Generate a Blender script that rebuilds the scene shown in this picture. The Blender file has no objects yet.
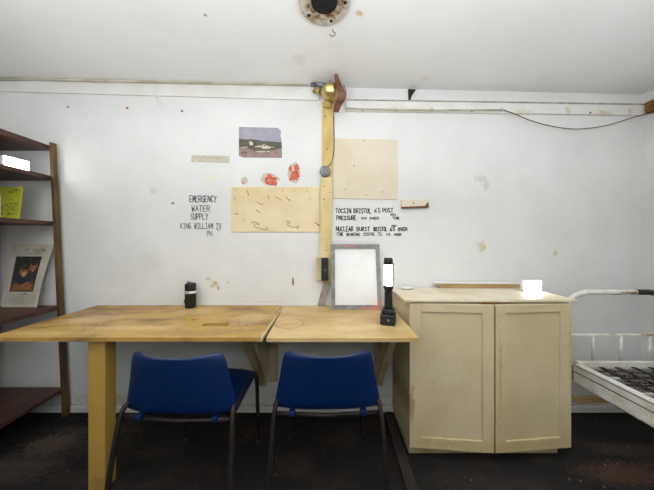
import bpy, bmesh, math, random
from mathutils import Vector, Matrix
random.seed(7)
S = bpy.context.scene
COL = S.collection
F = 250.0; CH = 1.2; D = 1.765          # focal in pixels, camera height, distance to the back wall
ZX = 2.293                                # ceiling height at x = 0 (slopes a little along x)
def zc(x): return ZX - 0.025 * x

# ------------------------------------------------------------ camera, world, light, exposure
cam = bpy.data.cameras.new('camera'); co = bpy.data.objects.new('camera', cam); COL.objects.link(co)
cam.sensor_width = 36; cam.lens = 36 * F / 654; cam.shift_y = -3 / 654; cam.clip_start = 0.02
co.location = (0, 0, CH); co.rotation_euler = (math.pi / 2, 0, 0)
S.camera = co
w = bpy.data.worlds.new('world'); S.world = w; w.use_nodes = True
w.node_tree.nodes['Background'].inputs[0].default_value = (0.9, 0.95, 1, 1)
w.node_tree.nodes['Background'].inputs[1].default_value = 0.05
def area(name, loc, rot, sx, sy, power, col=(1, 1, 1)):
    l = bpy.data.lights.new(name, 'AREA'); l.shape = 'RECTANGLE'; l.size = sx; l.size_y = sy; l.energy = power; l.color = col
    o = bpy.data.objects.new(name, l); COL.objects.link(o); o.location = loc; o.rotation_euler = rot
    return o
area('overhead_fill', (-0.05, 0.8, 2.22), (math.radians(4), 0, 0), 3.6, 0.5, 10.5, (0.97, 0.985, 1))  # added fill light under the ceiling, no visible source
area('ceiling_fill_up', (-0.2, -0.05, 1.5), (math.pi, 0, 0), 3.2, 0.9, 60, (0.93, 0.965, 1))  # added unseen fill pointing up to brighten the ceiling
S.view_settings.view_transform = 'Standard'; S.view_settings.look = 'None'
S.view_settings.gamma = 1; S.view_settings.use_curve_mapping = False
S.view_settings.exposure = -0.1

# ------------------------------------------------------------ helpers
def at(x, y, d): return Vector(((x - 327) * d / F, d, CH - (y - 242) * d / F))
def wp(x, y, off=0.0):                    # a place on the back wall, off metres in front of it
    return Vector(((x - 327) * D / F, D - off, CH - (y - 242) * D / F))
def wq(x, y, off=0.0): return at(x, y, D - off)
def srgb(r, g, b):
    f = lambda c: (c / 255 / 12.92) if c <= 10 else ((c / 255 + 0.055) / 1.055) ** 2.4
    return (f(r), f(g), f(b), 1)
def mat(name, c1, c2=None, scale=6, rough=0.6, bump=0.0, bscale=30, metal=0.0, stretch=(1, 1, 1), lo=0.4, hi=0.65, detail=5):
    m = bpy.data.materials.new(name); m.use_nodes = True; nt = m.node_tree; N = nt.nodes; L = nt.links
    b = N['Principled BSDF']; b.inputs['Base Color'].default_value = c1
    b.inputs['Roughness'].default_value = rough; b.inputs['Metallic'].default_value = metal
    tc = N.new('ShaderNodeTexCoord'); mp = N.new('ShaderNodeMapping'); mp.inputs['Scale'].default_value = stretch
    L.new(tc.outputs['Object'], mp.inputs['Vector'])
    if c2 is None: c2 = tuple(v * 0.85 for v in c1[:3]) + (1,)
    n = N.new('ShaderNodeTexNoise'); n.inputs['Scale'].default_value = scale; n.inputs['Detail'].default_value = detail
    L.new(mp.outputs['Vector'], n.inputs['Vector'])
    r = N.new('ShaderNodeValToRGB'); r.color_ramp.elements[0].position = lo; r.color_ramp.elements[1].position = hi
    r.color_ramp.elements[0].color = c1; r.color_ramp.elements[1].color = c2
    L.new(n.outputs['Fac'], r.inputs['Fac']); L.new(r.outputs['Color'], b.inputs['Base Color'])
    if bump:
        n2 = N.new('ShaderNodeTexNoise'); n2.inputs['Scale'].default_value = bscale; n2.inputs['Detail'].default_value = 6
        L.new(mp.outputs['Vector'], n2.inputs['Vector'])
        bp = N.new('ShaderNodeBump'); bp.inputs['Strength'].default_value = bump; bp.inputs['Distance'].default_value = 0.01
        L.new(n2.outputs['Fac'], bp.inputs['Height']); L.new(bp.outputs['Normal'], b.inputs['Normal'])
    return m
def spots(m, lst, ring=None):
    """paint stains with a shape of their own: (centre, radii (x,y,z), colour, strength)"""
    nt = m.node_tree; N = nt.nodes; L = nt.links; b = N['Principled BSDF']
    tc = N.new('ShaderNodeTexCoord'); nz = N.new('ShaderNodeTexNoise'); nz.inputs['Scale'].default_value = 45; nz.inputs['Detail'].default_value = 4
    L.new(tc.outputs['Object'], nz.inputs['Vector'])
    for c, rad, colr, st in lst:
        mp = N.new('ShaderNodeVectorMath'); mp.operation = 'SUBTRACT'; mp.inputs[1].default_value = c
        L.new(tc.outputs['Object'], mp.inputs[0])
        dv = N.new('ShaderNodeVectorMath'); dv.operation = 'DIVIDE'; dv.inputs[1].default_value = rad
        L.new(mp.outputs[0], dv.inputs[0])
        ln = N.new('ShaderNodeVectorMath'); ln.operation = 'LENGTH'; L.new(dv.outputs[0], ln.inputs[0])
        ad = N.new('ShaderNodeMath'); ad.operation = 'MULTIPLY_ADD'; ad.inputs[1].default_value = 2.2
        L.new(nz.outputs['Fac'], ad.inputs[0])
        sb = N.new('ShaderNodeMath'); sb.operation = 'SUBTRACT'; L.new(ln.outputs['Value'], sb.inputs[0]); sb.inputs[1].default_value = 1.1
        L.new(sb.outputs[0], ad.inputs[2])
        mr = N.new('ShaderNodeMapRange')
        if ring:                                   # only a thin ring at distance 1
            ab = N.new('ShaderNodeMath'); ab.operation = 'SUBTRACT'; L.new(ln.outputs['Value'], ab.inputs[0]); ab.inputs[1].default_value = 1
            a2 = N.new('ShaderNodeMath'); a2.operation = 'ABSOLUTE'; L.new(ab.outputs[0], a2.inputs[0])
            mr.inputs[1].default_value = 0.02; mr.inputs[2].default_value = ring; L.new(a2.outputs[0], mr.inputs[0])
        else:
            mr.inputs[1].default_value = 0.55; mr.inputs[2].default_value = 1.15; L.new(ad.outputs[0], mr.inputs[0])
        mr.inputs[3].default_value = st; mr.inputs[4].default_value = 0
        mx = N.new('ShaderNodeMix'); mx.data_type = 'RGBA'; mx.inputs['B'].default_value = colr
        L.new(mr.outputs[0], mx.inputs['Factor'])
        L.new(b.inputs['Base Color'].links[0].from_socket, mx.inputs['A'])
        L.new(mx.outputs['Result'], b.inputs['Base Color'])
def emit(name, col, s):
    m = bpy.data.materials.new(name); m.use_nodes = True; b = m.node_tree.nodes['Principled BSDF']
    b.inputs['Base Color'].default_value = (0.8, 0.8, 0.8, 1); b.inputs['Emission Color'].default_value = col; b.inputs['Emission Strength'].default_value = s
    return m
def box(bm, x0, x1, y0, y1, z0, z1, mi=0):
    v = [bm.verts.new(p) for p in ((x0,y0,z0),(x1,y0,z0),(x1,y1,z0),(x0,y1,z0),(x0,y0,z1),(x1,y0,z1),(x1,y1,z1),(x0,y1,z1))]
    for f in ((0,3,2,1),(4,5,6,7),(0,1,5,4),(1,2,6,5),(2,3,7,6),(3,0,4,7)):
        bm.faces.new([v[i] for i in f]).material_index = mi
def hexa(bm, lo, hi):                     # lower and upper quad, same winding
    a = [bm.verts.new(p) for p in lo]; b = [bm.verts.new(p) for p in hi]
    bm.faces.new(a[::-1]); bm.faces.new(b)
    for i in range(4): bm.faces.new((a[i], a[(i+1)%4], b[(i+1)%4], b[i]))
def plate(bm, pts, off, mi=0):            # polygon extruded by vector off
    a = [bm.verts.new(p) for p in pts]; b = [bm.verts.new(Vector(p) + off) for p in pts]; n = len(a)
    fs = [bm.faces.new(a), bm.faces.new(b[::-1])]
    for i in range(n): fs.append(bm.faces.new((a[i], b[i], b[(i+1)%n], a[(i+1)%n])))
    for f in fs: f.material_index = mi
def tube(bm, pts, r, seg=10, mi=0, caps=True):
    pts = [Vector(p) for p in pts]; rings = []; up = None
    for i, p in enumerate(pts):
        t = (pts[min(i+1, len(pts)-1)] - pts[max(i-1, 0)]).normalized()
        if up is None: up = Vector((0,0,1)) if abs(t.z) < 0.9 else Vector((1,0,0))
        a = t.cross(up).normalized(); b = a.cross(t).normalized(); up = b
        rr = r[i] if isinstance(r, (list, tuple)) else r
        rings.append([bm.verts.new(p + (a*math.cos(2*math.pi*k/seg) + b*math.sin(2*math.pi*k/seg))*rr) for k in range(seg)])
    for A, B in zip(rings, rings[1:]):
        for k in range(seg):
            f = bm.faces.new((A[k], A[(k+1)%seg], B[(k+1)%seg], B[k])); f.smooth = True; f.material_index = mi
    if caps:
        bm.faces.new(rings[0][::-1]).material_index = mi; bm.faces.new(rings[-1]).material_index = mi
def lathe(bm, prof, M=Matrix(), seg=28, mi=0, smooth=True, sx=1, sy=1):
    rings = []
    for r, z in prof:
        rings.append([bm.verts.new(M @ Vector((sx*max(r,1e-4)*math.cos(2*math.pi*k/seg), sy*max(r,1e-4)*math.sin(2*math.pi*k/seg), z))) for k in range(seg)])
    for A, B in zip(rings, rings[1:]):
        for k in range(seg):
            f = bm.faces.new((A[k], A[(k+1)%seg], B[(k+1)%seg], B[k])); f.smooth = smooth; f.material_index = mi
    bm.faces.new(rings[0][::-1]).material_index = mi; bm.faces.new(rings[-1]).material_index = mi
def smooth_path(pts, n=6):
    pts = [Vector(p) for p in pts]; out = []
    for i in range(len(pts)-1):
        p0 = pts[max(i-1,0)]; p1 = pts[i]; p2 = pts[i+1]; p3 = pts[min(i+2,len(pts)-1)]
        for k in range(n):
            t = k/n
            out.append(0.5*((2*p1)+(p2-p0)*t+(2*p0-5*p1+4*p2-p3)*t*t+(3*p1-p0-3*p2+p3)*t**3))
    out.append(pts[-1]); return out
def obj(name, bm, mats, parent=None, bevel=0.0, seg=2, recalc=True):
    if recalc: bmesh.ops.recalc_face_normals(bm, faces=bm.faces)
    me = bpy.data.meshes.new(name); bm.to_mesh(me); bm.free()
    for m in (mats if isinstance(mats, (list, tuple)) else [mats]): me.materials.append(m)
    o = bpy.data.objects.new(name, me); COL.objects.link(o)
    if parent: o.parent = parent
    if bevel:
        b = o.modifiers.new('bevel', 'BEVEL'); b.width = bevel; b.segments = seg; b.limit_method = 'ANGLE'; b.angle_limit = math.radians(40)
    return o
def B(): return bmesh.new()
def boxo(name, dims, m, parent=None, bevel=0.0):
    bm = B(); box(bm, *dims); return obj(name, bm, m, parent, bevel)
def tag(o, label=None, cat=None, group=None, kind=None):
    if label: o['label'] = label
    if cat: o['category'] = cat
    if group: o['group'] = group
    if kind: o['kind'] = kind
    return o
def thing(name, label, cat, loc=(0,0,0), rz=0, group=None):
    o = bpy.data.objects.new(name, None); COL.objects.link(o); o.empty_display_size = 0.05
    o.location = loc; o.rotation_euler = (0, 0, rz); return tag(o, label, cat, group)
def keep(o, root):                        # parent a world-space mesh to an empty that stands elsewhere
    o.parent = root; o.matrix_parent_inverse = Matrix.Translation(root.location).inverted(); return o

# ------------------------------------------------------------ materials
M = {}
M['wall'] = mat('white_painted_wall', srgb(229,229,227), srgb(221,221,219), 3, 0.85, 0.25, 9, lo=0.35, hi=0.7)
M['side'] = mat('white_painted_side_wall', srgb(229,229,227), srgb(219,219,216), 3, 0.85, 0.25, 9)
M['ceil'] = mat('white_ceiling', srgb(238,238,237), srgb(232,232,230), 2, 0.9, 0.2, 5)
M['trimw'] = mat('white_trim', srgb(229,228,225), srgb(223,220,213), 7, 0.7, 0.1, 20)
M['floor'] = mat('damp_dark_floor', srgb(6,3,2), srgb(50,37,29), 3.2, 0.85, 1.0, 16, stretch=(1,1.6,1), lo=0.5, hi=0.76, detail=10)
M['desk'] = mat('varnished_desk_ply', srgb(188,150,76), srgb(128,97,47), 6, 0.42, 0.05, 30, stretch=(0.7,1.3,1), lo=0.46, hi=0.68, detail=8)
M['desk2'] = mat('pale_desk_ply', srgb(206,180,126), srgb(184,150,92), 5, 0.42, 0.05, 30, stretch=(0.6,1.4,1), detail=8)
M['edge'] = mat('pale_cut_edge', srgb(232,214,172), srgb(222,200,152), 20, 0.6)
M['leg'] = mat('ochre_painted_wood', srgb(190,154,74), srgb(176,140,62), 4, 0.6, 0.1, 30, stretch=(1,1,0.3))
M['cream'] = mat('cream_painted_cabinet', srgb(214,198,163), srgb(198,178,138), 4, 0.55, 0.1, 20, stretch=(1,1,0.6), lo=0.35, hi=0.75)
M['creamtop'] = mat('cream_worktop', srgb(226,216,194), srgb(210,196,166), 6, 0.5)
M['grime'] = mat('grimy_bead', srgb(96,70,38), srgb(150,126,84), 30, 0.8)
M['board'] = mat('cream_hardboard', srgb(232,216,176), srgb(222,202,154), 5, 0.7)
M['board2'] = mat('pale_hardboard', srgb(224,213,192), srgb(218,205,180), 4, 0.7)
M['batten'] = mat('cream_batten', srgb(224,204,152), srgb(205,178,118), 9, 0.6, stretch=(1,1,0.3))
M['batten2'] = mat('yellow_batten', srgb(214,184,116), srgb(186,150,82), 12, 0.6, stretch=(1,1,0.3))
M['strut'] = mat('dirty_cream_strut', srgb(196,180,140), srgb(168,150,108), 9, 0.7, stretch=(1,1,0.4))
M['shelf'] = mat('red_brown_shelf', srgb(80,48,36), srgb(54,33,26), 6, 0.45, 0.1, 30, stretch=(3,0.6,1))
M['post'] = mat('worn_olive_post', srgb(106,84,44), srgb(72,54,28), 14, 0.6, stretch=(1,1,0.3))
M['blue'] = mat('blue_plastic', srgb(0,34,84), srgb(0,30,76), 3, 0.36)
M['chrome'] = mat('rusty_dark_tube', srgb(46,38,36), srgb(26,18,16), 40, 0.55, metal=0.3)
M['black'] = mat('black_plastic', srgb(22,22,25), srgb(30,30,34), 10, 0.4)
M['trim_shade'] = mat('seam_shade', srgb(176,172,164), srgb(140,134,124), 20, 0.9)  # grey tone standing in for the trim's shadow line
M['jet'] = mat('jet_black_plastic', srgb(12,12,14), srgb(18,18,20), 10, 0.45)
M['dark'] = mat('dark_hole', srgb(10,8,7), srgb(16,12,9), 10, 0.9)
M['ink'] = mat('black_ink', srgb(35,35,42), srgb(52,52,60), 60, 0.7)
M['inkp'] = mat('faded_ink', srgb(88,88,94), srgb(130,130,136), 90, 0.7)
M['white'] = mat('white_plastic', srgb(235,235,232), srgb(228,228,224), 8, 0.5)
M['brass'] = mat('aged_brass', srgb(212,196,134), srgb(168,146,84), 14, 0.3, metal=0.85)
M['leather'] = mat('brown_leather', srgb(124,78,58), srgb(92,54,40), 25, 0.6, 0.2)
M['tape'] = mat('blue_black_tape', srgb(30,32,42), srgb(150,152,160), 25, 0.4)
M['grey'] = mat('grey_metal', srgb(150,150,148), srgb(112,112,110), 18, 0.5, metal=0.2)
M['strapm'] = mat('grey_beige_strap', srgb(172,166,152), srgb(140,134,120), 18, 0.6)
M['frameg'] = mat('grey_painted_frame', srgb(138,138,136), srgb(112,112,112), 25, 0.5)
M['flange'] = mat('painted_flange', srgb(196,190,178), srgb(158,150,136), 22, 0.7, 0.2)
M['rust'] = mat('rust_stain', srgb(136,92,36), srgb(80,48,20), 40, 0.9)
M['cable'] = mat('brown_cable', srgb(96,70,52), srgb(70,50,38), 20, 0.6)
M['conduit'] = mat('painted_conduit', srgb(206,200,184), srgb(170,164,142), 14, 0.6, stretch=(0.4,1,1))
M['bedw'] = mat('white_enamel', srgb(238,236,230), srgb(220,214,198), 16, 0.45, 0.1)
M['spring'] = mat('rusted_spring', srgb(52,44,40), srgb(30,24,22), 40, 0.5, metal=0.4)
M['paper'] = mat('aged_paper', srgb(206,200,186), srgb(192,184,166), 9, 0.8)
M['wood'] = mat('raw_wood', srgb(186,160,116), srgb(160,130,84), 14, 0.7, stretch=(0.3,1,1))
M['red'] = mat('red_sticker', srgb(204,66,38), srgb(216,120,84), 60, 0.6)
M['tape2'] = mat('old_beige_tape', srgb(206,200,184), srgb(184,178,160), 60, 0.7)
M['lamp'] = emit('led_panel', (0.95, 0.97, 1, 1), 16)
M['lamp2'] = emit('led_panel_bright', (1, 0.97, 0.96, 1), 26)
M['tubelamp'] = emit('led_tube', (0.93, 0.96, 1, 1), 18)

# ------------------------------------------------------------ the room
XL, XR, YB = -2.335, 2.225, -0.6
T = 0.1
st = lambda o: tag(o, kind='structure')
stain = srgb(198,176,128); ruststain = srgb(150,112,62); gr = srgb(196,196,192)
SP = []
for x, y, rx, rz, c, s in [(215,283,3,3,stain,.8),(208,279,2.2,2,stain,.8),(212,286,2.5,1.6,stain,.7),(218,288,1.6,2.6,ruststain,.6),(228,282,1.5,1.5,stain,.6),
        (293,282,.9,5,srgb(120,80,50),.95),(482,247,4,5,srgb(206,194,160),.9),(555,253,2.5,3,srgb(206,192,156),.9),(481,178,6,4,gr,.6),(486,185,4,6,gr,.6),
        (212,178,8,5,srgb(232,226,200),.6),(173,203,1.5,1.3,srgb(110,96,60),.9),(153,190,5,3,srgb(206,196,180),.6),(127,108,1.6,1.6,srgb(150,60,60),.9),
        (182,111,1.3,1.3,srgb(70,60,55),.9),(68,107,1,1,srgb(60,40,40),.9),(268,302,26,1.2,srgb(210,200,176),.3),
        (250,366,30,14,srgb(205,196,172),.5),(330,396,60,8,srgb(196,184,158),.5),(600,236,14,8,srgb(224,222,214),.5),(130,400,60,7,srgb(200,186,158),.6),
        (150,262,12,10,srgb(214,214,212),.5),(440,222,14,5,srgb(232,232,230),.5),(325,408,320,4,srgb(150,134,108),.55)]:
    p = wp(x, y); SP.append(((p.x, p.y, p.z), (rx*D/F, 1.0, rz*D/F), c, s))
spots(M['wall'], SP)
bm = B(); plate(bm, [(XL-T,D,-.02),(XR+T,D,-.02),(XR+T,D,zc(XR)+.02),(XL-T,D,zc(XL)+.02)], Vector((0,T,0))); st(obj('wall_back', bm, M['wall']))
bm = B(); plate(bm, [(XL,YB,-.02),(XL,D,-.02),(XL,D,zc(XL)+.02),(XL,YB,zc(XL)+.02)], Vector((-T,0,0))); st(obj('wall_left', bm, M['side']))
bm = B(); plate(bm, [(XR,YB,-.02),(XR,D,-.02),(XR,D,zc(XR)+.02),(XR,YB,zc(XR)+.02)], Vector((T,0,0))); st(obj('wall_right', bm, M['side']))
bm = B(); plate(bm, [(XL-T,YB,-.02),(XR+T,YB,-.02),(XR+T,YB,zc(XR)+.02),(XL-T,YB,zc(XL)+.02)], Vector((0,-T,0))); st(obj('wall_rear', bm, M['side']))
bm = B(); plate(bm, [(XL-T,YB-T,zc(XL)),(XR+T,YB-T,zc(XR)),(XR+T,D+T,zc(XR)),(XL-T,D+T,zc(XL))], Vector((0,0,T)))
CS = []
for x, y, r, c, s in [(359,13,.02,srgb(206,180,130),.8),(425,76,.03,srgb(224,216,196),.7),(205,18,.008,srgb(90,70,60),.8),(300,60,.05,srgb(218,218,214),.5)]:
    d = (zc(0)-CH)*F/(242-y); CS.append((((x-327)*d/F, d, zc(0)), (r, r, 1.0), c, s))
spots(M['ceil'], CS)
st(obj('ceiling', bm, M['ceil']))
FS = [((-1.63,1.49,0),(.16,.09,1),srgb(92,78,68),.75),((-1.75,1.35,0),(.3,.03,1),srgb(74,60,50),.6),((-1.5,1.6,0),(.3,.03,1),srgb(76,62,52),.6),((-1.2,1.35,0),(.1,.16,1),srgb(40,30,26),.6),((1.75,1.45,0),(.25,.05,1),srgb(60,48,40),.6),((1.2,1.1,0),(.3,.05,1),srgb(50,42,38),.6),((1.9,1.12,0),(.15,.04,1),srgb(96,66,44),.6),((-1.62,1.35,0),(.22,.12,1),srgb(62,50,42),.6),((-1.35,1.5,0),(.2,.1,1),srgb(60,46,38),.6),((1.55,1.3,0),(.25,.07,1),srgb(74,50,34),.7),
      ((1.9,1.2,0),(.2,.06,1),srgb(80,56,40),.7),((.75,1.25,0),(.35,.06,1),srgb(32,26,24),.6),((-.35,1.15,0),(.3,.1,1),srgb(20,11,9),.8),((.35,1.1,0),(.12,.4,1),srgb(20,14,12),.8)]
spots(M['floor'], FS)
boxo('floor', (XL-T,XR+T,YB-T,D+T,-.1,0), M['floor'])['kind'] = 'structure'
# trim boards along the top of the back wall
bm = B(); a, b = wp(2,92), wp(319,101)
plate(bm, [(XL,D,a.z),(b.x,D,b.z),(b.x,D,zc(b.x)),(XL,D,zc(XL))], Vector((0,-.012,0))); st(obj('trim_1', bm, M['trimw'], bevel=.003))
bm = B()
plate(bm, [wp(346,112),wp(644,116.5),wp(644,105.5),wp(346,101)], Vector((0,-.022,0)))
for x, y in ((470,113),(587,114.6)): lathe(bm, [(.0055,0),(.0055,.003)], Matrix.Translation(wp(x,y-.2,.021)) @ Matrix.Rotation(math.pi/2,4,'X'), 10, 1)
spots(M['trimw'], [(tuple(wp(x,y)), (r*D/F,1,rz*D/F), c, s) for x,y,r,rz,c,s in [(600,114,8,2,srgb(206,178,130),.7),(565,112,3,3,srgb(206,184,140),.7),(626,112,2,3,stain,.7),(520,113,10,2,srgb(214,200,170),.6),(400,110,20,2,srgb(214,204,180),.5)]])
wpoly_ = [wp(346,102.3),wp(644,107),wp(644,105.4),wp(346,100.9)]; plate(bm, wpoly_, Vector((0,-.0228,0)), 2)  # painted shadow strip along the upper edge of the trim
st(obj('trim_2', bm, [M['trimw'], M['dark'], M['trim_shade']]))
bm = B(); plate(bm, [(.005,.9,zc(.0)),(.06,.9,zc(.06)),(.1,D-.01,zc(.1)),(.03,D-.01,zc(.03))], Vector((0,0,-.004))); st(obj('trim_3', bm, M['ceil']))
# rear of the skirting: dirty lip at the foot of the wall
bm = B(); box(bm, XL, XR, D-.012, D, 0, .045); st(obj('baseboard_back', bm, M['trimw'], bevel=.006))

# ------------------------------------------------------------ shelf unit on the left
def xr(z): return -1.82 - .047*z
t = thing('shelf_unit', 'dark red-brown open wooden shelving unit with olive posts in the left corner', 'shelves', (-2.08, 1.25, 0))
YF = .5
for z in (1.865, 1.656, 1.343, .759, .187):
    bm = B(); x = xr(z)-.001; k = -.03 if z > 1 else .02
    hexa(bm, [(-2.315,YF,z-.028),(x+k+.03,YF,z-.028),(x,1.745,z-.028),(-2.315,1.745,z-.028)], [(-2.315,YF,z),(x+k+.03,YF,z),(x,1.745,z),(-2.315,1.745,z)])
    keep(obj('shelf_board', bm, M['shelf'], None, .003), t)
for y0 in (1.715, YF+.02):
    bm = B(); hexa(bm, [(xr(0)+.0,y0,0),(xr(0)+.026,y0,0),(xr(0)+.026,y0+.03,0),(xr(0)+.0,y0+.03,0)], [(xr(1.88)+.0,y0,1.885),(xr(1.88)+.022,y0,1.885),(xr(1.88)+.022,y0+.03,1.885),(xr(1.88)+.0,y0+.03,1.885)])
    for z in (1.85,1.64,1.33,.745,.17):
        lathe(bm, [(.004,0),(.004,.003)], Matrix.Translation((xr(z)+.012,y0-.0005,z)) @ Matrix.Rotation(math.pi/2,4,'X'), 8, 1)
    keep(obj('post', bm, [M['post'], M['dark']], None, .002), t)
    bm = B(); box(bm, -2.325, -2.29, y0, y0+.03, 0, 1.885); keep(obj('post', bm, M['post'], None, .002), t)

def led_lamp(loc, rz, label, m):
    t = thing('led_work_lamp', label, 'lamp', loc, rz, None)
    bm = B(); box(bm, -.062, .062, .004, .03, .004, .07); obj('housing', bm, M['white'], t, .006, 3)
    bm = B(); box(bm, -.058, .058, -.001, .005, .008, .066); obj('light_panel', bm, m, t, .002)
    bm = B(); box(bm, -.05, .05, .008, .03, 0, .006); obj('stand_foot', bm, M['black'], t, .002)
    return t
led_lamp((-1.945, 1.57, 1.6565), math.radians(82), 'glowing white LED work lamp lying on the second shelf of the red-brown shelving', M['lamp2'])
led_lamp((1.318, 1.60, .8835), math.radians(4), 'glowing white LED work lamp standing on the cream cabinet top', M['lamp'])

# yellow tin pack on the shelf
M['yellow'] = mat('yellow_green_print', srgb(196,200,60), srgb(168,176,40), 10, 0.5)
M['printb'] = mat('dark_print', srgb(96,110,40), srgb(60,70,24), 20, 0.6)
t = thing('seed_bag', 'yellow-green printed paper pack standing on the third shelf', 'pack', (-2.0, 1.6, 1.344))
bm = B(); hexa(bm, [(-2.16,1.60,1.3435),(-1.972,1.60,1.3435),(-2.003,1.635,1.3435),(-2.16,1.635,1.3435)], [(-2.155,1.605,1.555),(-1.955,1.61,1.557),(-1.985,1.632,1.557),(-2.15,1.627,1.555)])
keep(obj('pack_body', bm, M['yellow'], None, .008, 3), t)
bm = B(); rnd = random.Random(3)
for k in range(46):
    x = -2.14 + rnd.random()*.16; z = 1.37 + rnd.random()*.165; l = .006 + rnd.random()*.014; dz = (rnd.random()-.5)*.014
    y = 1.60 + (z-1.3435)*.03 - .0016
    p = [Vector((x,y,z)),Vector((x+l,y,z+dz)),Vector((x+l,y,z+dz+.003)),Vector((x,y,z+.0035))]
    plate(bm, p, Vector((0,.0015,0)))
keep(obj('printed_marks', bm, M['printb'], None), t)
bm = B(); box(bm, -2.15, -2.088, 1.5975, 1.6, 1.36, 1.5); keep(obj('paper_label', bm, M['white'], None), t)

# calendar leaning against the wall on the fourth shelf
t = thing('fox_calendar', 'old paper wall calendar with a fox picture leaning at a slant on a shelf', 'calendar', (-2.06, 1.69, .76))
Qc = [Vector((-2.205,1.69,.7605)), Vector((-1.955,1.685,.7605)), Vector((-1.905,1.748,1.185)), Vector((-2.2,1.748,1.185))]
def Q(u, v, off=0.0):
    p = Qc[0]*(1-u)*(1-v) + Qc[1]*u*(1-v) + Qc[2]*u*v + Qc[3]*(1-u)*v
    curl = -.03*max(0, u-.6)*math.sin(math.pi*v)
    return p + Vector((0, curl - off, 0))
def qgrid(name, u0, u1, v0, v1, off, m, nu=8, nv=10, th=.0012):
    bm = B(); G = [[bm.verts.new(Q(u0+(u1-u0)*i/nu, v0+(v1-v0)*j/nv, off)) for i in range(nu+1)] for j in range(nv+1)]
    for j in range(nv):
        for i in range(nu): bm.faces.new((G[j][i],G[j][i+1],G[j+1][i+1],G[j+1][i]))
    o = keep(obj(name, bm, m), t); s = o.modifiers.new('thick','SOLIDIFY'); s.thickness = th; s.offset = 0
    return o
qgrid('paper_sheet', 0, 1, 0, 1, 0, M['paper'])
M['fpic'] = mat('calendar_picture_ground', srgb(34,40,48), srgb(84,66,50), 30, 0.5, lo=.45, hi=.7)
M['fox'] = mat('fox_orange', srgb(170,112,64), srgb(110,70,44), 50, 0.6)
M['foxw'] = mat('fox_cream', srgb(196,172,140), srgb(160,130,100), 50, 0.6)
qgrid('picture', .16, .80, .24, .80, .0018, M['fpic'])
bm = B()
def qpoly(pts, off, mi):
    vs = [bm.verts.new(Q(u, v, off)) for u, v in pts]; bm.faces.new(vs).material_index = mi
qpoly([(.20,.26),(.78,.26),(.76,.36),(.6,.4),(.42,.35),(.3,.38),(.21,.34)], .0034, 0)     # leafy ground
for cx, cy, s in ((.45,.55,1.0),(.66,.62,.85)):
    f = lambda a, b: (cx + a*.13*s, cy + b*.085*s)
    qpoly([f(-.9,1),f(-.5,.5),f(.5,.5),f(.9,1),f(1,0),f(.4,-.8),f(0,-1.1),f(-.4,-.8),f(-1,0)], .0038, 0)
    qpoly([f(-.5,-.2),f(0,.1),f(.5,-.2),f(.15,-.9),f(-.15,-.9)], .0042, 1)
    qpoly([f(-.15,-.85),f(.15,-.85),f(0,-1.08)], .0046, 2)
keep(obj('fox_cubs_print', bm, [M['fox'], M['foxw'], M['ink']], None, recalc=False), t)

# ------------------------------------------------------------ stroke lettering
GL = {
'A':[[(0,0),(.5,1),(1,0)],[(.2,.4),(.8,.4)]], 'B':[[(0,0),(0,1),(.7,.95),(.8,.75),(.6,.55),(0,.52)],[(.6,.55),(.95,.3),(.7,0),(0,0)]],
'C':[[(1,.85),(.6,1),(.1,.75),(.05,.3),(.5,0),(1,.12)]], 'D':[[(0,0),(0,1),(.7,.85),(1,.5),(.7,.12),(0,0)]],
'E':[[(1,1),(0,1),(0,0),(1,0)],[(0,.5),(.75,.5)]], 'F':[[(1,1),(0,1),(0,0)],[(0,.5),(.7,.5)]],
'G':[[(1,.9),(.5,1),(.05,.6),(.15,.1),(.6,0),(1,.15),(1,.45),(.6,.45)]], 'H':[[(0,0),(0,1)],[(1,0),(1,1)],[(0,.5),(1,.5)]],
'I':[[(.5,0),(.5,1)],[(.15,1),(.85,1)],[(.15,0),(.85,0)]], 'K':[[(0,0),(0,1)],[(1,1),(0,.45),(1,0)]], 'L':[[(0,1),(0,0),(1,0)]],
'M':[[(0,0),(.08,1),(.5,.35),(.92,1),(1,0)]], 'N':[[(0,0),(0,1),(1,0),(1,1)]], 'O':[[(.5,1),(.05,.75),(.05,.25),(.5,0),(.95,.25),(.95,.75),(.5,1)]],
'P':[[(0,0),(0,1),(.8,.95),(.95,.7),(.7,.48),(0,.48)]], 'R':[[(0,0),(0,1),(.8,.95),(.95,.72),(.7,.5),(0,.48)],[(.4,.48),(1,0)]],
'S':[[(.95,.88),(.5,1),(.08,.8),(.3,.55),(.75,.45),(.92,.2),(.5,0),(.05,.12)]], 'T':[[(0,1),(1,1)],[(.5,1),(.5,0)]],
'U':[[(0,1),(.03,.2),(.5,0),(.95,.2),(1,1)]], 'V':[[(0,1),(.5,0),(1,1)]], 'W':[[(0,1),(.25,0),(.5,.7),(.75,0),(1,1)]],
'Y':[[(0,1),(.5,.5),(1,1)],[(.5,.5),(.35,-.1)]], 'X':[[(0,1),(1,0)],[(0,0),(1,1)]],
'0':[[(.5,1),(.05,.75),(.05,.25),(.5,0),(.95,.25),(.95,.75),(.5,1)]], '3':[[(0,.9),(.6,1),(.8,.75),(.4,.52),(.95,.3),(.6,0),(0,.1)]],
'5':[[(.9,1),(.15,1),(.1,.6),(.7,.6),(.9,.3),(.6,0),(0,.08)]], '6':[[(.85,1),(.25,.6),(.05,.25),(.5,0),(.9,.22),(.6,.48),(.12,.35)]],
'7':[[(0,1),(1,1),(.4,0)]], '.':[[(.4,.0),(.55,.08)]], '-':[[(.1,.4),(.7,.4)]]}
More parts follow.
